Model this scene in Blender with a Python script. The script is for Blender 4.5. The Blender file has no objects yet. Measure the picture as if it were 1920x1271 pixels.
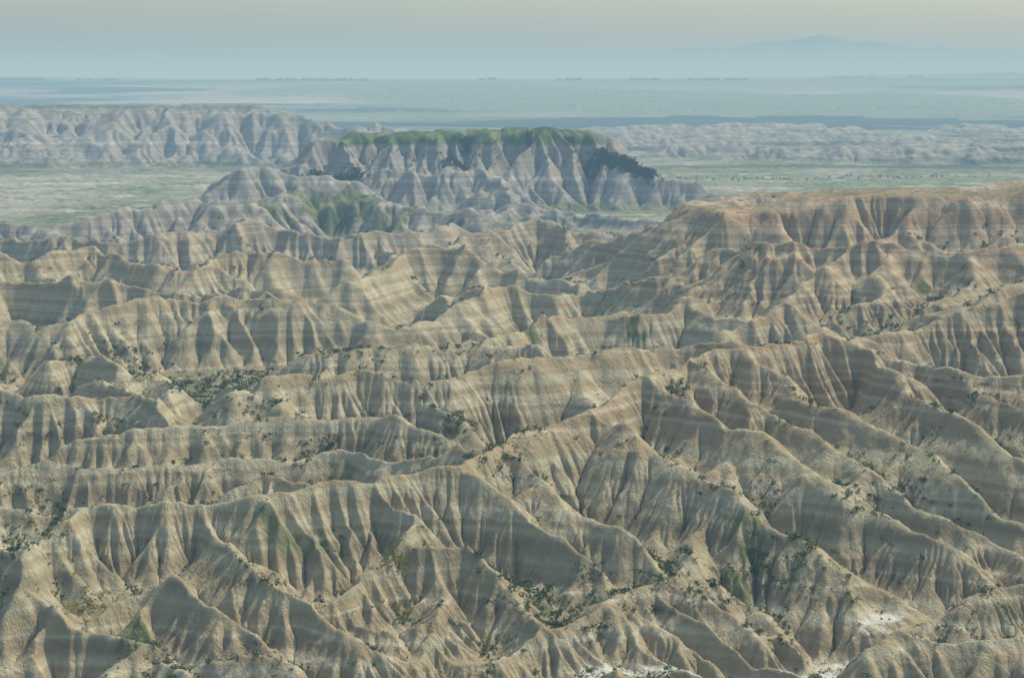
import bpy, math, random, time
import numpy as np
from mathutils import Vector
T0=time.time()
random.seed(7); rng=np.random.default_rng(11)
F=4330.0
def P(a,b,d):            # bearing / drop read at distance d  ->  world metres
    return ((a-960.0)/F*d, d, -(b-148.0)/F*d)
# ------------------------------------------------------------------ noise
TAB=rng.random((512,512)).astype(np.float32)*2-1
def vn(x,y,s=0):
    an=.55+s*1.27; ca,sa=math.cos(an),math.sin(an)
    x,y=x*ca-y*sa+s*37.17, x*sa+y*ca+s*91.31
    xi=np.floor(x).astype(np.int64); yi=np.floor(y).astype(np.int64)
    fx=(x-xi).astype(np.float32); fy=(y-yi).astype(np.float32)
    fx=fx*fx*(3-2*fx); fy=fy*fy*(3-2*fy)
    x0=xi&511; x1=(xi+1)&511; y0=yi&511; y1=(yi+1)&511
    a=TAB[y0,x0]; b=TAB[y0,x1]; c=TAB[y1,x0]; d=TAB[y1,x1]
    return (a+(b-a)*fx)*(1-fy)+(c+(d-c)*fx)*fy
def fbm(x,y,o=4,s=0):
    t=0; a=1.0; n=0
    for k in range(o):
        t=t+a*vn(x*2**k,y*2**k,s+k*3); n+=a; a*=.5
    return t/n
def sm(a,b,x):
    t=np.clip((x-a)/(b-a),0,1); return t*t*(3-2*t)
# ------------------------------------------------------------------ floor
FR=[200,420,520,700,1000,1500,2100,4000,5500,7000,8300,9300,10500,20000,40000,70000]
FZ=[-101,-96,-92,-88,-86,-87,-90,-92,-84,-58,-26,-10,-5,-10,-14,-16]
def floor_z(x,y):
    r=np.sqrt(x*x+y*y)
    z=np.interp(r,FR,FZ)
    z=z+1.2*fbm(x/60,y/60,3,5)
    m=sm(4200,5200,r)
    n=fbm(x/1300,y/1500,5,9)
    z=z+m*(np.round(n*3+.9*fbm(x/260,y/260,4,2))*5+n*8)*(1-.78*sm(7800,9300,r))
    z=z+44*np.exp(-(((x-3400)/1900)**2+((y-14000)/3000)**2))
    z=z+20*np.exp(-(((x+3300)/1200)**2+((y-14000)/3000)**2))
    return z
def floor_s(x,y):
    return float(np.interp(math.hypot(x,y),FR,FZ))
# ------------------------------------------------------------------ ridges
SEG=[]   # ax,ay,az,bx,by,bz,width,slope
def seg(a,b,w,s,cs=0.): SEG.append((a[0],a[1],a[2],b[0],b[1],b[2],w,s,cs))
def spur(p,ang,sc,lev,slope,drop0,rnd,w=0.0):
    x,y,z=p; fz=floor_s(x,y); H=max(z-fz,1.0); z0=z; step=4.8*sc; k=0; side=rnd.choice((-1,1))
    bend=rnd.uniform(-.06,.06); w=rnd.choice((0,0,0,.8))*sc
    while k<60:
        t=(z0-z)/H
        d=drop0*(1.15-.75*t)
        ang+=bend+rnd.uniform(-.28,.28)
        n=(x+math.cos(ang)*step,y+math.sin(ang)*step,z-max(.05,d+rnd.uniform(-.26,.26))*step)
        seg((x,y,z),n,w,slope)
        x,y,z=n; k+=1
        if z<fz+.5: break
        if lev>0 and k%2==(0 if lev>1 else 1) and z>fz+3:
            spur((x,y,z),ang+side*rnd.uniform(.6,1.15),sc*rnd.uniform(.65,1.0),lev-1,slope*rnd.uniform(.95,1.1),drop0*1.25,rnd)
            side=-side
            if rnd.random()<.25:
                spur((x,y,z),ang+side*rnd.uniform(.6,1.15),sc*.8,lev-1,slope*1.1,drop0*1.25,rnd)
def densify(pts,step,jit,rnd,zj):
    out=[]
    for i in range(len(pts)-1):
        a=pts[i]; b=pts[i+1]; L=math.hypot(b[0]-a[0],b[1]-a[1]); n=max(1,int(L/step))
        for k in range(n):
            t=k/n; j=jit if (k>0) else 0
            pk=rnd.uniform(1.2,2.8)*zj if rnd.random()<.16 else 0
            out.append((a[0]+(b[0]-a[0])*t+rnd.uniform(-j,j),a[1]+(b[1]-a[1])*t+rnd.uniform(-j,j),a[2]+(b[2]-a[2])*t+((rnd.uniform(-zj*1.4,zj*.4)+pk) if k>0 else 0)))
    out.append(pts[-1]); return out
def ridge(pts,sc=1.0,w=0.0,slope=.92,lev=2,gap=3.0,drop=.62,front=1,back=1,zj=.9,step=6.0,seed=None,cs=0.,jit=2.0):
    rnd=random.Random(seed if seed is not None else int(abs(pts[0][0]*13+pts[0][1]*7)))
    q=densify([P(*p) for p in pts],step*sc,jit*sc,rnd,zj*sc)
    nxt=rnd.uniform(0,gap)
    for i in range(len(q)-1):
        a,b=q[i],q[i+1]; seg(a,b,w,slope*rnd.uniform(.88,1.1) if w==0 else slope,cs)
        if i>=nxt:
            nxt=i+gap*rnd.uniform(.4,2.0)
            th=math.atan2(b[1]-a[1],b[0]-a[0])
            for side in (-1,1):
                if side==-1 and not front: continue
                if side==1 and not back: continue
                an=th+side*(math.pi/2+rnd.uniform(-.65,.65))
                off=w*.9
                s0=(a[0]+math.cos(an)*off,a[1]+math.sin(an)*off,a[2]-.3-off*cs)
                spur(s0,an,sc*rnd.uniform(.8,1.6),lev,slope*1.02,drop*rnd.uniform(.55,1.35),rnd)
# front ridge
ridge([(-250,985,390),(-150,975,392),(0,962,394),(150,945,395),(380,935,398),(560,920,402),(700,905,408),(850,868,418),(930,835,430)],gap=2.6,drop=.7,zj=.5,jit=1.2)
ridge([(930,835,430),(1020,800,442),(1100,770,450),(1200,700,468),(1290,665,480),(1400,650,486),(1540,612,500),(1600,650,500),(1750,690,490),(1920,700,482),(2150,710,480)],zj=.9,drop=.6,lev=1)
def arm(pts,**k):
    k.setdefault('lev',1); k.setdefault('gap',2.0); k.setdefault('drop',.72); k.setdefault('zj',.8); k.setdefault('step',5.); k.setdefault('slope',.88); k.setdefault('jit',1.8); ridge(pts,**k)
arm([(380,935,398),(420,1000,388),(480,1050,380),(600,1130,372),(660,1170,364)])
arm([(150,945,395),(90,1020,384),(40,1090,374)])
arm([(-60,985,390),(20,1040,380),(100,1120,372),(250,1200,362),(360,1262,355)])
arm([(330,1060,380),(380,1110,374),(480,1210,362)])
arm([(700,905,408),(770,955,402),(740,1035,391),(690,1060,387),(640,1120,379),(480,1215,367)],w=.6)
arm([(740,1030,392),(870,1020,395),(960,1100,384),(1080,1200,370),(1150,1260,362)],w=.6)
arm([(930,835,430),(880,880,420),(850,930,412)])
arm([(1000,900,419),(1090,985,406),(1120,1050,398),(1210,1150,384),(1330,1250,372)])
arm([(930,835,430),(1010,890,420),(1120,970,408),(1190,1030,400),(1300,1100,390),(1420,1180,380)])
arm([(1100,770,450),(1200,830,437),(1330,900,424),(1450,980,410),(1560,1050,400),(1650,1120,391)],w=.5)
arm([(1200,700,468),(1320,770,452),(1450,840,438),(1600,940,420),(1720,1010,408),(1840,1080,398)],w=.5)
arm([(1290,665,480),(1400,740,460),(1540,820,445),(1690,920,428),(1800,985,416),(1900,1030,408)])
arm([(1400,650,486),(1500,730,466),(1620,790,453),(1750,860,438),(1900,960,422),(2050,1040,405)],w=.5)
arm([(1600,650,500),(1700,720,478),(1800,770,464),(1950,860,446)])
arm([(1750,690,490),(1850,740,476),(1980,800,462)])
arm([(1640,1215,362),(1700,1180,366),(1800,1200,366),(1920,1195,366),(2080,1200,365)])
arm([(1720,1170,380),(1850,1095,386),(1980,1055,390)])
arm([(360,1240,358),(430,1219,358),(540,1228,357)])
# second and third rows
ridge([(-200,885,450),(0,875,452),(160,868,455),(300,870,458),(400,848,462),(500,852,462),(640,842,466),(690,858,460),(800,860,450),(930,835,430)],gap=2.4,lev=1)
arm([(430,915,424),(490,885,430),(570,897,427),(680,905,415)])
ridge([(-200,740,540),(0,735,540),(100,731,540),(240,742,545),(280,760,540)],gap=2.2,lev=2,sc=.9)
ridge([(120,815,498),(200,800,500),(330,783,505),(450,775,508),(600,765,512),(700,772,512),(820,800,500)],gap=2.4,lev=1)
ridge([(440,745,522),(520,692,532),(600,702,535),(660,690,540),(760,702,540),(830,705,542),(900,682,550),(1000,665,556),(1100,655,565),(1290,636,580),(1420,640,580),(1540,612,545)],lev=2,gap=3)
ridge([(560,660,620),(640,652,622),(700,650,625),(790,650,628),(900,648,630),(1000,650,625)],lev=1,w=2)
# middle left
ridge([(-200,600,690),(0,605,690),(120,600,692),(180,580,700),(240,550,712),(330,556,715),(430,545,718),(500,558,718),(570,562,720),(640,575,722),(700,600,715),(800,595,722),(860,570,735),(905,525,760),(960,530,765),(1060,545,770),(1130,530,780)],lev=2,gap=3,drop=.7)
ridge([(880,640,645),(980,603,668),(1080,585,690),(1200,592,690),(1290,550,705),(1340,590,690),(1400,600,680)],lev=2)
# right flank
ridge([(2150,468,700),(1920,460,705),(1800,458,708),(1690,452,712),(1600,447,716),(1500,452,720),(1440,442,725),(1380,462,735),(1330,490,745),(1230,510,760),(1130,535,775)],lev=2,gap=3,drop=.5)
arm([(1600,450,714),(1500,540,690),(1400,600,672),(1330,640,655)],gap=2.4)
arm([(1690,455,712),(1640,550,685),(1560,600,670),(1480,640,655)],gap=2.4)
arm([(1840,458,708),(1790,540,685),(1720,590,672),(1650,625,660)],gap=2.4)
ridge([(2150,480,640),(1920,543,612),(1740,607,600),(1640,628,592),(1540,612,545)],lev=1)
arm([(2100,430,690),(1960,500,672),(1850,540,655),(1750,600,640)],gap=2.4)
ridge([(2200,345,875),(1920,357,875),(1800,357,880),(1700,360,885),(1580,367,885),(1460,377,885)],w=34,lev=1,gap=1.4,drop=.6,slope=.8,zj=.8,cs=.02)
ridge([(1450,378,850),(1350,395,855),(1240,420,880),(1180,430,900),(1100,458,930),(1040,480,930)],lev=2)
ridge([(1680,362,920),(1800,339,950),(1920,325,970),(2200,305,980)],lev=1)
# middle mounds
ridge([(640,520,820),(700,500,840),(740,470,862),(790,455,875),(850,458,875),(900,485,865),(1000,500,860),(1080,510,850)],lev=2)
ridge([(820,460,940),(880,440,955),(940,415,975),(1000,396,990),(1060,410,990),(1140,432,980)],lev=2)
ridge([(-200,452,860),(-80,450,860),(60,472,862),(130,445,875),(185,441,880),(240,475,865),(330,500,850)],lev=2)
ridge([(-200,520,790),(0,520,790),(130,515,792),(260,535,785),(380,530,780),(520,540,775)],lev=1)
ridge([(360,480,850),(440,462,875),(560,470,880),(650,475,880)],lev=1)
ridge([(-200,430,1010),(0,440,1000),(200,440,990),(350,430,1000),(500,420,1020),(640,430,1010),(760,420,1030),(860,405,1060)],lev=1,sc=1.2)
# grassy back row
ridge([(-300,415,1160),(-100,410,1180),(60,415,1170),(200,400,1180),(320,375,1200),(370,367,1210),(440,382,1190),(500,368,1220),(560,346,1250),(640,352,1250),(700,364,1240),(800,385,1220),(900,395,1200),(980,410,1180)],sc=1.3,lev=2,slope=.72)
ridge([(560,346,1250),(500,385,1200),(440,420,1140)],sc=1.2,lev=1)
ridge([(900,400,1330),(960,375,1390),(1100,392,1350),(1250,405,1300),(1350,400,1250)],sc=1.3,lev=1)
ridge([(350,372,1470),(395,345,1480),(440,312,1500),(520,307,1510),(600,318,1515),(680,330,1500)],sc=1.2,lev=2)
# butte
ridge([(662,246,1600),(760,243,1600),(900,240,1600),(1000,238,1600),(1078,236,1600)],w=30,sc=1.0,lev=1,gap=1.8,drop=.9,slope=.9,zj=.1,cs=.26)
ridge([(1100,262,1580),(1160,290,1560),(1215,320,1545),(1320,334,1530),(1430,378,1500)],sc=1.1,lev=1,drop=.75,jit=1.0)
ridge([(640,262,1580),(590,290,1565),(545,308,1550)],sc=1.2,lev=1)
ridge([(720,310,1540),(800,322,1520),(900,305,1535),(960,345,1480)],sc=1.1,lev=1)
# left mesa
ridge([(-400,193,2560),(0,194,2560),(200,196,2550),(380,195,2540),(485,196,2520)],w=70,sc=1.7,lev=2,gap=2.0,drop=.5,slope=.65,zj=.1)
ridge([(485,198,2470),(520,207,2460),(600,221,2440),(680,240,2400)],sc=1.8,lev=2,drop=.6,slope=.7)
ridge([(640,240,2700),(690,232,2700),(712,222,2700),(735,232,2700),(780,238,2690),(840,250,2650)],sc=2.2,lev=1,zj=.3)
# far right low badlands
rr=random.Random(5)
for i in range(80):
    d=rr.uniform(2500,4100); a=rr.uniform(1060,2150)
    if d<2900 and a<1250: continue
    zt=rr.uniform(-86,-70); b=148-zt/d*F; n=rr.randint(3,6); pts=[]
    for k in range(n):
        pts.append((a+k*rr.uniform(40,75),b+rr.uniform(-2,3),d+rr.uniform(-40,40)))
    ridge(pts,sc=2.2,lev=1,slope=.5,drop=.35,seed=i,zj=.4)
for i in range(60):   # filler rows
    d=rr.uniform(520,1120); a=rr.uniform(-250,2000)
    if a>1200 and d>560: continue
    if d<720 and a>700: continue
    zt=rr.uniform(-80,-72); pts=[]; n=rr.randint(2,4)
    for k in range(n):
        dd=d+rr.uniform(-22,22); pts.append((a+k*60,148-(zt+rr.uniform(-3,3))/dd*F,dd))
    ridge(pts,sc=1,lev=1,seed=i+100)
print('SEGS',len(SEG),time.time()-T0)
# ------------------------------------------------------------------ grids
R0,R1=300.0,4200.0; AH=.300
def grid(p):
    nc=int(2*AH/p)+1; nr=int(math.log(R1/R0)/p)+1
    th=np.linspace(-AH,AH,nc); lr=np.linspace(math.log(R0),math.log(R1),nr)
    r=np.exp(lr)[:,None]
    return (r*np.sin(th)[None,:]),(r*np.cos(th)[None,:]),r*p*np.ones((1,nc)),th,lr
pc=.0013
X,Y,C,th,lr=grid(pc); nr,nc=X.shape
h=floor_z(X,Y)
sc=np.clip(Y/450,1,4)
XW=X+sc*(2.2*vn(X/14,Y/14,1)+.9*vn(X/5,Y/5,2)+.35*vn(X/2,Y/2,6)); YW=Y+sc*(2.2*vn(X/14,Y/14,3)+.9*vn(X/5,Y/5,4)+.35*vn(X/2,Y/2,7))
dl=lr[1]-lr[0]; dt=th[1]-th[0]
XW=XW.astype(np.float32); YW=YW.astype(np.float32); h=h.astype(np.float32)
def window(ax,ay,bx,by,R):
    ra=math.hypot(ax,ay); rb=math.hypot(bx,by)
    rmin=min(ra,rb)-R; rmax=max(ra,rb)+R
    ta=math.atan2(ax,ay); tb=math.atan2(bx,by); tr=R/max(rmin,50)
    i0=int((math.log(max(rmin,R0))-lr[0])/dl); i1=int((math.log(max(rmax,R0+1))-lr[0])/dl)+2
    j0=int((min(ta,tb)-tr+AH)/dt); j1=int((max(ta,tb)+tr+AH)/dt)+2
    return max(i0,0),min(i1,nr),max(j0,0),min(j1,nc)
for (ax,ay,az,bx,by,bz,w,s,cs) in SEG:
    R=(max(az,bz)+103)/s+w+6
    i0,i1,j0,j1=window(ax,ay,bx,by,R)
    if i0>=i1 or j0>=j1: continue
    x=XW[i0:i1,j0:j1]; y=YW[i0:i1,j0:j1]
    dx=bx-ax; dy=by-ay; L2=dx*dx+dy*dy+1e-6
    t=np.clip(((x-ax)*dx+(y-ay)*dy)/L2,0,1)
    d=np.sqrt((x-ax-t*dx)**2+(y-ay-t*dy)**2)
    capd=np.minimum(d,w)*(cs if cs else .25)
    d=np.maximum(d-w,0)
    z=az+(bz-az)*t-s*(np.sqrt(d*d+.12)-.35)-capd
    v=h[i0:i1,j0:j1]; np.maximum(v,z,out=v)
# dry wash cut
WCH=[P(*q) for q in [(1000,1300,362),(1130,1264,368),(1300,1268,366),(1470,1262,368),(1555,1232,374),(1620,1200,382),(1655,1165,389)]]
WD=np.full(h.shape,1e3,np.float32)
for a,b in zip(WCH[:-1],WCH[1:]):
    i0,i1,j0,j1=window(a[0],a[1],b[0],b[1],40)
    x=XW[i0:i1,j0:j1]; y=YW[i0:i1,j0:j1]; dx=b[0]-a[0]; dy=b[1]-a[1]
    t=np.clip(((x-a[0])*dx+(y-a[1])*dy)/(dx*dx+dy*dy),0,1); d=np.sqrt((x-a[0]-t*dx)**2+(y-a[1]-t*dy)**2)
    lim=a[2]+(b[2]-a[2])*t+1.0*np.maximum(d-2.4,0)
    v=h[i0:i1,j0:j1]; np.minimum(v,lim,out=v); wv=WD[i0:i1,j0:j1]; np.minimum(wv,d,out=wv)
print('RASTER',h.shape,time.time()-T0)
# ------------------------------------------------------------------ stream erosion
NB=[(-1,-1),(-1,0),(-1,1),(0,-1),(0,1),(1,-1),(1,0),(1,1)]
def erode(h,C,A,it,K,m=.5,smax=1.4):
    area=C*C
    for q in range(it):
        tot=np.zeros_like(h); ws=[]; S=np.zeros_like(h); D=np.zeros_like(h)
        hp=np.pad(h,1,mode='edge'); n,mm=h.shape
        for di,dj in NB:
            dd=math.hypot(di,dj)
            df=np.maximum(h-hp[1+di:1+di+n,1+dj:1+dj+mm],0)
            s=df/(C*dd); np.maximum(S,s,out=S); np.maximum(D,df,out=D)
            s=s*s; w=s*s; ws.append(w); tot+=w
        pit=tot<=1e-14
        inv=np.where(pit,0,A/np.maximum(tot,1e-14))
        An=area.copy()
        for (di,dj),w in zip(NB,ws):
            f=w*inv
            i0,i1=max(0,di),n+min(0,di); j0,j1=max(0,dj),mm+min(0,dj)
            An[i0:i1,j0:j1]+=f[i0-di:i1-di,j0-dj:j1-dj]
        A=An
        dh=np.minimum(K*np.power(np.minimum(A,3000),m)*S,.45*D)
        dh+=np.clip(S-smax,0,3)*C*.15
        h=h-dh
        if pit.any():
            hp=np.pad(h,1,mode='edge')
            mn=(hp[:-2,1:-1]+hp[2:,1:-1]+hp[1:-1,:-2]+hp[1:-1,2:])*.25
            h=np.where(pit,mn,h)
    return h.astype(np.float32),A.astype(np.float32)
def creep(h,k,it):
    for q in range(it):
        hp=np.pad(h,1,mode='edge')
        h=h+k*((hp[:-2,1:-1]+hp[2:,1:-1]+hp[1:-1,:-2]+hp[1:-1,2:])*.25-h)
    return h.astype(np.float32)
def up(a,th0,lr0,th1,lr1):
    fi=np.clip((lr1-lr0[0])/(lr0[1]-lr0[0]),0,len(lr0)-1.001); fj=np.clip((th1-th0[0])/(th0[1]-th0[0]),0,len(th0)-1.001)
    i=fi.astype(int); j=fj.astype(int); u=(fi-i)[:,None].astype(np.float32); v=(fj-j)[None,:].astype(np.float32)
    a0=a[i]; a1=a[i+1]; b=a0*(1-u)+a1*u
    return b[:,j]*(1-v)+b[:,j+1]*v
zt=rng.random(4000).astype(np.float32)*2-1
def n1(z,sc):
    z=(z+200)/sc; i=np.floor(z).astype(int); f=z-i; f=f*f*(3-2*f); return zt[i%4000]*(1-f)+zt[(i+1)%4000]*f
far_q=(1-.85*sm(1250,1500,Y))
h=h+(1.3*sc*far_q*(WD>8)*fbm(X/16,Y/16,4,8)*sm(1,5,h-floor_z(X,Y))).astype(np.float32)
h=h+(.6*sc*(1-.6*sm(1250,1500,Y))*fbm(X/7,Y/7,4,18)).astype(np.float32)
bm=sm(-.1,.35,fbm(X/45,Y/45,3,62))*far_q
h=(h+1.6*bm*n1(h+90+1.5*fbm(X/80,Y/80,2,63),4.2)).astype(np.float32)
C=C.astype(np.float32); A=C*C
kk=(.009*(.4+1.2*sm(-.4,.5,fbm(X/40,Y/40,3,19)))).astype(np.float32)
h,A=erode(h,C,A,75,kk,m=.53)
h=creep(h,(.05+.75*sm(-.3,.4,fbm(X/30,Y/30,3,77))).astype(np.float32)*np.clip(900/Y,.25,1).astype(np.float32),5)
print('ERODE1',time.time()-T0)
pf=.00058
X2,Y2,C2,th2,lr2=grid(pf)
C2=C2.astype(np.float32)
h=up(h,th,lr,th2,lr2); A=up(A,th,lr,th2,lr2); WD=up(WD,th,lr,th2,lr2)
sc2=np.clip(Y2/450,.8,4).astype(np.float32)
U=450*th2[None,:]+0*lr2[:,None]; V=450*lr2[:,None]+0*th2[None,:]
h=h+.13*sc2*vn(U/.75,V/.75,21).astype(np.float32)+.25*sc2*vn(U/1.8,V/1.8,23).astype(np.float32)
kk=(.018*(.15+1.15*sm(-.3,.45,fbm(X2/18,Y2/18,3,29)))).astype(np.float32)
h,A=erode(h,C2,A,31,kk,m=.44)
X,Y,C=X2,Y2,C2
print('ERODE2',h.shape,time.time()-T0)
lm=sm(-.1,.5,fbm(X/14,Y/14,3,61)).astype(np.float32)
h=h+.08*lm*n1(h,1.3)+.36*sm(-.2,.3,fbm(X/40,Y/40,2,62)).astype(np.float32)*n1(h+90,2.7)
h=h+.07*sc2*fbm(U/1.5,V/1.5,3,71).astype(np.float32)
gi0,gj0=np.gradient(h); S=np.sqrt((gi0/C)**2+(gj0/C)**2)
# ------------------------------------------------------------------ attributes
r=np.sqrt(X*X+Y*Y)
nz=fbm(X/25,Y/25,4,30); nz2=fbm(X/90,Y/160,4,31)
flat=1-sm(.12,.32,S)
fz=floor_z(X,Y)
floorish=sm(8,2,h-fz)
grass=(1-sm(.3,.65,S))*sm(-.1,.25,fbm(X/12,Y/12,3,34))*.7*sm(380,450,r)
plain=sm(1250,1450,r)*floorish
grass=np.maximum(grass,plain*(.25+.65*sm(-.35,.15,nz2)))
dxb=np.maximum(np.maximum(-112-X,X-50),0); cap=np.exp(-(dxb/14)**2)*sm(1545,1560,Y)*(1-sm(1700,1720,Y))*sm(-46.5,-43.5,h+2.5*nz)
grass=np.maximum(grass,1.4*cap)
kn=np.exp(-(((X+85)/62)**2+((Y-1232)/70)**2))
grass=np.maximum(grass,.95*sm(.48,.62,.75*kn+.9*fbm(X/10,Y/10,4,33)))
mesa=sm(2420,2470,Y)*(1-sm(2750,2800,Y))*sm(-36,-32,h)
grass=np.maximum(grass,mesa*.8)
pl=sm(820,850,Y)*(1-sm(930,960,Y))*(X>90)*(1-sm(.2,.5,S))*sm(-52,-47,h)
grass=np.maximum(grass,pl*.8*sm(-.3,.2,nz))
wash=sm(4.4,3.0,WD+2.2*fbm(X/4,Y/4,3,40))*sm(-.7,-.2,fbm(X/1.5,Y/1.5,3,43))*(1-sm(.45,.8,S))
wash=np.maximum(wash,.4*plain*(1-sm(2100,2300,r))*sm(.2,.5,fbm(X/60,Y/25,3,41)))
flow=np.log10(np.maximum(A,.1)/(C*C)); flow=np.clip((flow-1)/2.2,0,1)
nf=560
rf=np.exp(np.linspace(math.log(R1),math.log(65000),nf+1))[1:][:,None]
Xf=rf*np.sin(th2)[None,:]; Yf=rf*np.cos(th2)[None,:]
hf=floor_z(Xf,Yf)
edge=h[-1]-floor_z(X[-1],Y[-1]); hf=hf+edge[None,:]*np.exp(-(rf-R1)/60)
gf=sm(-.25,.1,fbm(Xf/900,Yf/1800,5,31)); gf=np.maximum(gf,sm(7200,8800,rf)*.95+0*gf)
scrub=1.6*sm(-.05,.2,fbm(Xf/1100+3,Yf/700,5,37))*(1-.5*sm(8000,9500,rf))
AX=np.concatenate([X,Xf]); AY=np.concatenate([Y,Yf]); AZ=np.concatenate([h,hf])
z0=np.zeros_like(Xf)
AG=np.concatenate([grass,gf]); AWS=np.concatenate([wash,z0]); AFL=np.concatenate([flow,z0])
ASC=np.concatenate([plain*1.1*sm(2100,2500,r)*sm(-.05,.25,fbm(X/150,Y/110,4,38)),scrub])
def make_grid_mesh(name,AX,AY,AZ,attrs):
    n,m=AX.shape
    co=np.stack([AX,AY,AZ],-1).reshape(-1,3).astype(np.float32)
    idx=np.arange(n*m,dtype=np.int32).reshape(n,m)
    f=np.stack([idx[:-1,:-1],idx[:-1,1:],idx[1:,1:],idx[1:,:-1]],-1).reshape(-1)
    me=bpy.data.meshes.new(name); me.vertices.add(n*m); me.vertices.foreach_set('co',co.reshape(-1))
    nf=len(f)//4; me.loops.add(nf*4); me.loops.foreach_set('vertex_index',f)
    me.polygons.add(nf); me.polygons.foreach_set('loop_start',np.arange(0,nf*4,4,dtype=np.int32))
    me.polygons.foreach_set('use_smooth',np.ones(nf,dtype=bool))
    me.update(calc_edges=True)
    for k,v in attrs.items():
        a=me.attributes.new(k,'FLOAT','POINT'); a.data.foreach_set('value',v.reshape(-1).astype(np.float32))
    ob=bpy.data.objects.new(name,me); bpy.context.scene.collection.objects.link(ob); return ob
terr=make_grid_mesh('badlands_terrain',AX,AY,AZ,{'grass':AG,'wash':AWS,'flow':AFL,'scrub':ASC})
print('MESH',time.time()-T0)
# ------------------------------------------------------------------ material helpers
class N:
    def __init__(s,name,world=False):
        s.m=bpy.data.materials.new(name); s.m.use_nodes=True; s.t=s.m.node_tree; s.t.nodes.clear()
    def n(s,ty,ins=None,**k):
        nd=s.t.nodes.new(ty)
        for a,b in k.items(): setattr(nd,a,b)
        for a,b in (ins or {}).items():
            if isinstance(b,bpy.types.NodeSocket): s.t.links.new(b,nd.inputs[a])
            else: nd.inputs[a].default_value=b
        return nd
    def math(s,op,a,b=0.0,c=None,clamp=False):
        i={0:a,1:b}
        if c is not None: i[2]=c
        return s.n('ShaderNodeMath',i,operation=op,use_clamp=clamp).outputs[0]
    def mix(s,f,a,b,bt='MIX'):
        nd=s.n('ShaderNodeMix',{0:f,6:a,7:b},data_type='RGBA',blend_type=bt); return nd.outputs[2]
    def ramp(s,f,st):
        nd=s.n('ShaderNodeValToRGB',{0:f}); e=nd.color_ramp.elements
        while len(e)<len(st): e.new(.5)
        for x,(p,c) in zip(e,st): x.position=p; x.color=c if len(c)==4 else (*c,1)
        return nd.outputs[0]
    def noise(s,v,scale,detail=4,rough=.55,dim='3D',w=None):
        i={'Scale':scale,'Detail':detail,'Roughness':rough}
        if v is not None: i['Vector']=v
        if w is not None: i['W']=w
        return s.n('ShaderNodeTexNoise',i,noise_dimensions=dim).outputs[0]
    def mr(s,v,a,b,c=0.,d=1.):
        return s.n('ShaderNodeMapRange',{0:v,1:a,2:b,3:c,4:d}).outputs[0]
    def grey(s,v): return s.n('ShaderNodeCombineColor',{0:v,1:v,2:v}).outputs[0]
M=N('badlands_clay')
pos=M.n('ShaderNodeNewGeometry'); p=pos.outputs['Position']
sx=M.n('ShaderNodeSeparateXYZ',{0:p}); z=sx.outputs[2]; y=sx.outputs[1]
wob=M.noise(p,.010,4,.55); zz=M.math('ADD',z,M.math('MULTIPLY',M.math('SUBTRACT',wob,.5),8.))
b1=M.mr(M.noise(None,.14,2,.45,'1D',zz),.27,.73)
b2=M.noise(None,.8,2,.5,'1D',M.math('ADD',z,M.math('MULTIPLY',wob,3.)))
c=M.ramp(b1,[(.08,(.28,.225,.14)),(.26,(.35,.29,.18)),(.38,(.415,.36,.24)),(.49,(.335,.265,.16)),(.58,(.36,.285,.175)),(.66,(.45,.395,.275)),(.78,(.365,.30,.19)),(.92,(.295,.235,.145))])
el=M.mr(zz,-72.,-54.)
pk=M.ramp(b1,[(.08,(.31,.205,.125)),(.26,(.38,.265,.16)),(.38,(.46,.365,.245)),(.49,(.35,.225,.135)),(.60,(.40,.275,.17)),(.70,(.475,.38,.26)),(.84,(.34,.22,.135))])
c=M.mix(M.math('MULTIPLY',el,.85),c,pk)
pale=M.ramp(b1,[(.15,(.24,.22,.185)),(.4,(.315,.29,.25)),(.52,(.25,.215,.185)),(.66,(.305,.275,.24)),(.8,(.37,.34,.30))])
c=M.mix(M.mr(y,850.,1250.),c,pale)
patch=M.noise(p,.06,4,.6)
fa=M.math('MULTIPLY',M.mr(patch,.4,.65,.0,1.),M.mr(b2,.3,.7,-.10,.10)); fine=M.math('ADD',fa,1.)
c=M.mix(1.0,c,M.grey(fine),'MULTIPLY')
sp=M.noise(p,.45,7,.7); spv=M.mr(sp,.25,.75,.78,1.2)
c=M.mix(1.0,c,M.grey(spv),'MULTIPLY')
lg=M.noise(p,.018,3,.6); c=M.mix(M.mr(lg,.4,.65,0.,.4),c,M.mix(1.0,c,(.90,.94,.90,1),'MULTIPLY'))
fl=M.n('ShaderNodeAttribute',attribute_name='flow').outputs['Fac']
c=M.mix(M.mr(fl,.2,.75,0.,.8),c,(.08,.073,.05,1))  # gully shade painted into the colour, along with damper, darker soil
g=M.n('ShaderNodeAttribute',attribute_name='grass').outputs['Fac']
gn=M.noise(p,.05,5,.6); gc=M.ramp(gn,[(.35,(.05,.08,.028)),(.5,(.10,.135,.045)),(.65,(.21,.21,.09))])
gb=M.noise(p,.35,4,.6); gf_=M.math('MULTIPLY',g,M.mr(gb,.35,.6,.65,1.0),clamp=True)
c=M.mix(gf_,c,gc)
scb=M.n('ShaderNodeAttribute',attribute_name='scrub').outputs['Fac']
c=M.mix(M.math('MULTIPLY',scb,.75,clamp=True),c,(.025,.04,.03,1))
wa=M.n('ShaderNodeAttribute',attribute_name='wash').outputs['Fac']
c=M.mix(wa,c,(.56,.53,.45,1))
bn=M.noise(p,1.1,7,.7)
mp=M.n('ShaderNodeMapping',{0:p,3:(1.6,1.2,.35)}).outputs[0]
ri=M.noise(mp,1.5,4,.6)
hgt=M.math('ADD',M.math('MULTIPLY',bn,.6),M.math('MULTIPLY',ri,.65))
bump=M.n('ShaderNodeBump',{'Strength':1.0,'Distance':.6,'Height':hgt})
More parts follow.
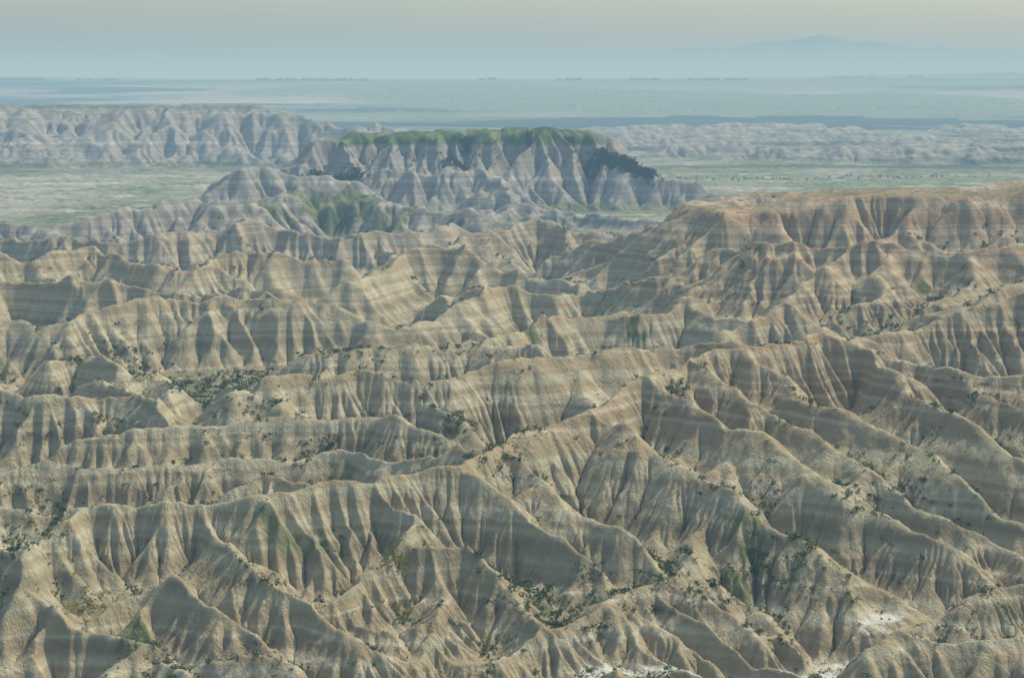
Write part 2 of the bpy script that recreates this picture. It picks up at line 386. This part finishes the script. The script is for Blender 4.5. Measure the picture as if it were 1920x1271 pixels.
bs=M.n('ShaderNodeBsdfPrincipled',{'Base Color':c,'Roughness':.95,'Normal':bump.outputs[0]})
bs.inputs['Specular IOR Level'].default_value=.1
M.n('ShaderNodeOutputMaterial',{0:bs.outputs[0]})
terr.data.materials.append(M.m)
# ------------------------------------------------------------------ vegetation (merged masses)
def leafmat(name,stops):
    m=N(name); q=m.n('ShaderNodeNewGeometry').outputs['Position']
    c=m.ramp(m.noise(q,.9,4,.7),stops)
    b=m.n('ShaderNodeBsdfPrincipled',{'Base Color':c,'Roughness':.8}); b.inputs['Specular IOR Level'].default_value=.15
    m.n('ShaderNodeOutputMaterial',{0:b.outputs[0]}); return m.m
def tmpl(n,flatz,size,up=0.,trunk=False,seed=0):
    g=np.random.default_rng(seed); T=[]
    lobes=g.normal(0,.42,(5,3)); lobes[:,2]=np.abs(lobes[:,2])*flatz+.25
    for k in range(n):
        L=lobes[g.integers(5)]; v=g.normal(0,1,3); v/=np.linalg.norm(v); c=L+v*.38*g.random()**.4; c[2]=max(c[2]*1.0,.03)+up
        a=g.normal(0,1,(3,3)); a-=a.mean(0); a/=np.abs(a).max(); T.append(c+a*size)
    if trunk:
        for k in range(4):
            a0=k*math.pi/2; a1=a0+math.pi/2
            b0=np.array([.09*math.cos(a0),.09*math.sin(a0),-.25]); b1=np.array([.09*math.cos(a1),.09*math.sin(a1),-.25]); T.append(np.array([b0,b1,[0,0,up+.7]]))
    return np.array(T,dtype=np.float32)
def scatter(name,pts,sizes,temps,mat,zs=1.0):
    V=[]
    for i,t in enumerate(temps):
        sel=np.arange(len(pts))%len(temps)==i
        if not sel.any(): continue
        pp=pts[sel]; ss=sizes[sel]; an=rng.random(len(pp))*6.28
        ca=np.cos(an)[:,None,None]; sa=np.sin(an)[:,None,None]
        x=t[None,:,:,0]; y=t[None,:,:,1]; zz=t[None,:,:,2]
        vx=(x*ca-y*sa)*ss[:,None,None]+pp[:,0][:,None,None]; vy=(x*sa+y*ca)*ss[:,None,None]+pp[:,1][:,None,None]
        vz=zz*zs*ss[:,None,None]+pp[:,2][:,None,None]
        V.append(np.stack([vx,vy,vz],-1).reshape(-1,3))
    V=np.concatenate(V).astype(np.float32); n=len(V)//3
    me=bpy.data.meshes.new(name); me.vertices.add(n*3); me.vertices.foreach_set('co',V.reshape(-1))
    me.loops.add(n*3); me.loops.foreach_set('vertex_index',np.arange(n*3,dtype=np.int32)); me.polygons.add(n)
    me.polygons.foreach_set('loop_start',np.arange(0,n*3,3,dtype=np.int32)); me.update(calc_edges=True)
    ob=bpy.data.objects.new(name,me); bpy.context.scene.collection.objects.link(ob); me.materials.append(mat); return ob
def pick(dens,n):
    d=(dens*C*C).reshape(-1).astype(np.float64); d/=d.sum()
    k=rng.choice(d.size,size=n,p=d)
    return np.stack([X.reshape(-1)[k]+rng.normal(0,.3,n),Y.reshape(-1)[k]+rng.normal(0,.3,n),h.reshape(-1)[k]-.1],-1)
def hz(x,y):
    rr_=math.hypot(x,y); i=int((math.log(rr_)-lr2[0])/(lr2[1]-lr2[0])); j=int((math.atan2(x,y)-th2[0])/(th2[1]-th2[0])); return float(h[min(max(i,0),h.shape[0]-1),min(max(j,0),h.shape[1]-1)])
cl=sm(.0,.4,fbm(X/13,Y/13,3,50)); view=(np.abs(X/Y)<.26)
base=(.08+flow+.3*(1-sm(.2,.5,S)))*(1-sm(1.0,1.5,S))*(.08+cl)*view*sm(-44,-56,h)
shr=[tmpl(50,.6,.21,seed=s) for s in range(4)]
NS=9500
pa=pick(base*sm(700,520,r)*(r>335),NS); pb=pick(base*sm(1300,1000,r)*(r>560),NS)
sa=.38+rng.random(NS)**3*1.2; sb=.5+rng.random(NS)**3*1.7
cp=[];cs_=[]
def bush(x,y,n,sx,sy,s0,s1,lp=cp,ls=cs_):
    for k in range(n):
        a=x+random.gauss(0,sx); b=y+random.gauss(0,sy); lp.append((a,b,hz(a,b)-.1)); ls.append(random.uniform(s0,s1))
for q in [(-13,527,70,6,5,.6,1.8),(-40,505,30,2.5,2.5,.7,1.8),(-76,440,16,2,2,.6,1.5),(44,405,26,3,3,.6,1.5),(50,408,20,2,4,.6,1.5),(4.6,392,22,1.5,3,.5,1.4),(-3,394,12,1.5,2,.5,1.3),(-99,468,60,7,4,.5,1.6),
          (-113,690,40,8,4,.8,1.8),(99,668,34,9,5,.7,1.8),(111,668,30,9,5,.7,1.8),(97,492,28,3,3,.6,1.5),(138,812,60,12,5,.8,2.),(14.6,396,26,2.2,1.2,.4,.9),(-23,366,24,1.5,4,.4,1.2),(-130,672,110,22,5,.5,1.6),(-60,664,60,20,5,.5,1.6),(-120,533,60,14,4,.6,1.7),(-60,520,50,14,5,.6,1.6),(-85,448,70,18,3,.4,1.3),(75,430,26,3,5,.5,1.4),(150,810,36,18,4,.8,2.),(85,425,26,3,5,.5,1.3)]:
    bush(*q)
scatter('shrubs',np.concatenate([pa,pb,np.array(cp)]),np.concatenate([sa,sb,np.array(cs_)]),shr,leafmat('sage_leaves',[(.33,(.03,.055,.02)),(.5,(.075,.11,.04)),(.65,(.15,.20,.075))]))
d2=flat*(1-sm(440,620,r))*sm(.2,.5,fbm(X/12,Y/12,3,60))*view*(r>340)+flat*.05*(r<900)*(r>600)*view*cl
p2=pick(d2,600); s2=.35+rng.random(600)**2*.6
yp=[];ys=[]
for q in [(-70,378,30,2.6,1.6,.5,1.1),(-20,392,34,2.0,1.2,.5,1.1),(-18,385,20,1.2,1,.5,1.),(-3,378,24,1.6,1.4,.4,.9),(-90,470,30,9,2,.5,1.1),(55,376,20,5,3,.4,.8),(54,402,14,2,2,.5,1)]:
    bush(*q,yp,ys)
scatter('rabbitbrush',np.concatenate([p2,np.array(yp)]),np.concatenate([s2,np.array(ys)]),shr,leafmat('yellow_green_leaves',[(.35,(.09,.13,.03)),(.5,(.26,.26,.04)),(.7,(.44,.37,.05))]))
J=[];JS=[]
def clump(pa,pb,n,spread,smin,smax):
    for k in range(n):
        t=random.random(); x=pa[0]+(pb[0]-pa[0])*t+random.gauss(0,spread); y=pa[1]+(pb[1]-pa[1])*t+random.gauss(0,spread)
        J.append((x,y,hz(x,y)-.3)); JS.append(random.uniform(smin,smax))
clump((-134,1545),(-102,1545),210,3.6,1.2,2.4)
clump((50,1572),(94,1541),640,2.8,1.2,2.3)
clump((-45,1560),(-30,1562),60,2.5,1.3,2.3)
clump((-33,1585),(-31,1587),30,1.2,2,3); clump((12,1585),(13,1586),20,1.2,1.6,2.6); clump((38,1586),(40,1586),14,1.2,1.5,2.4)
clump((-112,1572),(45,1572),150,3,.7,1.3)
clump((150,2050),(420,2120),90,14,.9,1.8)
scatter('juniper_trees',np.array(J),np.array(JS),[tmpl(90,1.0,.2,up=.3,trunk=True,seed=s+20) for s in range(4)],leafmat('juniper_foliage',[(.35,(.012,.03,.016)),(.6,(.03,.06,.028)),(.75,(.055,.09,.04))]))
D=[];DS=[]
def row(a0,a1,d,n,s0,s1):
    for k in range(n):
        a=random.uniform(a0,a1); dd=d+random.uniform(-100,100); x=(a-960)/F*dd
        D.append((x,dd,float(floor_z(np.array([x]),np.array([dd]))[0])-1)); DS.append(random.uniform(s0,s1))
for a0,a1,d,n in [(480,665,9500,110),(0,85,9600,80),(675,690,9400,8),(1045,1090,9500,20),(1180,1240,9400,26),(1290,1400,9800,60),(1560,1640,11500,36),(1700,1730,11000,12),(1830,1910,12500,50),(900,930,9600,8),(140,220,9500,18)]:
    row(a0,a1,d,n,6,11)
scatter('distant_tree_line',np.array(D),np.array(DS),[tmpl(60,.8,.3,up=.2,trunk=True,seed=40+s) for s in range(3)],leafmat('cottonwood_foliage',[(.4,(.015,.03,.015)),(.6,(.03,.05,.02))]))
# ------------------------------------------------------------------ far hills
nm=300; ang=np.linspace(-.34,.34,nm)
aa=np.tan(ang)*F+960
prof=np.interp(aa,[-600,0,100,250,400,520,640,900,1100,1250,1400,1540,1620,1760,1920,2500],[500,760,640,740,600,660,420,400,640,860,1040,1230,1120,960,820,500])
prof=prof+90*fbm(ang*60,ang*0,5,70)
rowsn=8; t=np.linspace(0,1,rowsn)[:,None]
MX=np.sin(ang)[None,:]*(62000+t*6000); MY=np.cos(ang)[None,:]*(62000+t*6000); MZ=-30+prof[None,:]*(t**.8)*(1+.08*vn(ang[None,:]*90+0*t,t*5,3))
mo=make_grid_mesh('distant_mountains',MX,MY,MZ,{})
mm=N('mountain_rock'); q=mm.n('ShaderNodeNewGeometry').outputs['Position']
cc=mm.ramp(mm.noise(q,.0005,4),[(.3,(.10,.135,.14)),(.7,(.13,.16,.165))])
mm.n('ShaderNodeOutputMaterial',{0:mm.n('ShaderNodeBsdfPrincipled',{'Base Color':cc,'Roughness':.95}).outputs[0]}); mo.data.materials.append(mm.m)
# ------------------------------------------------------------------ haze: homogeneous air, extinction plus an even emitted glow in place of scattered light
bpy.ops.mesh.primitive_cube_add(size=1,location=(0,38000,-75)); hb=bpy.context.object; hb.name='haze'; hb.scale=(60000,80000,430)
hm=N('haze_glow')
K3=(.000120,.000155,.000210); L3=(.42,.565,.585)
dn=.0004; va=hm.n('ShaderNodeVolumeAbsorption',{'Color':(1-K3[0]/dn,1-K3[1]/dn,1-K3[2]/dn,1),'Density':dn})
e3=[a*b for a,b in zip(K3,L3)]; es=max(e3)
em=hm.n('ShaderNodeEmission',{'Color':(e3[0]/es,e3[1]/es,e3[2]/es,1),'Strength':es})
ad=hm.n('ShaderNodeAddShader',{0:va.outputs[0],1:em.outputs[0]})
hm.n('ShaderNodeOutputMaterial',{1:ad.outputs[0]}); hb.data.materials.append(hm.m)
# ------------------------------------------------------------------ light
EL,AZM=math.radians(50),math.radians(53)
sv=Vector((math.sin(AZM)*math.cos(EL),math.cos(AZM)*math.cos(EL),math.sin(EL)))
ld=bpy.data.lights.new('sun','SUN'); ld.energy=4.2; ld.angle=math.radians(1.5); ld.color=(1,.935,.80)
lo=bpy.data.objects.new('sun',ld); lo.rotation_euler=(-sv).to_track_quat('-Z','Y').to_euler(); bpy.context.scene.collection.objects.link(lo)
w=bpy.data.worlds.new('World'); bpy.context.scene.world=w; w.use_nodes=True; nt=w.node_tree
sk=nt.nodes.new('ShaderNodeTexSky'); sk.sky_type='NISHITA'; sk.sun_disc=False; sk.sun_elevation=EL; sk.sun_rotation=AZM; sk.air_density=1.2; sk.dust_density=2.6; sk.ozone_density=2
mx=nt.nodes.new('ShaderNodeMix'); mx.data_type='RGBA'; mx.blend_type='MULTIPLY'; mx.inputs[0].default_value=1; mx.inputs[7].default_value=(1.04,1.16,1.10,1)
bg=nt.nodes['Background']; bg.inputs[1].default_value=.15; nt.links.new(sk.outputs[0],mx.inputs[6]); nt.links.new(mx.outputs[2],bg.inputs[0])
# ------------------------------------------------------------------ camera
cd=bpy.data.cameras.new('camera'); cam=bpy.data.objects.new('camera',cd); bpy.context.scene.collection.objects.link(cam)
cam.location=(0,0,0); cam.rotation_euler=(math.pi/2,0,0); cd.sensor_width=36; cd.lens=36*F/1920; cd.shift_y=-487.5/1920; cd.clip_start=1; cd.clip_end=200000
bpy.context.scene.camera=cam
bpy.context.scene.view_settings.view_transform='Standard'; bpy.context.scene.view_settings.look='None'; bpy.context.scene.view_settings.exposure=0
print('DONE',time.time()-T0)
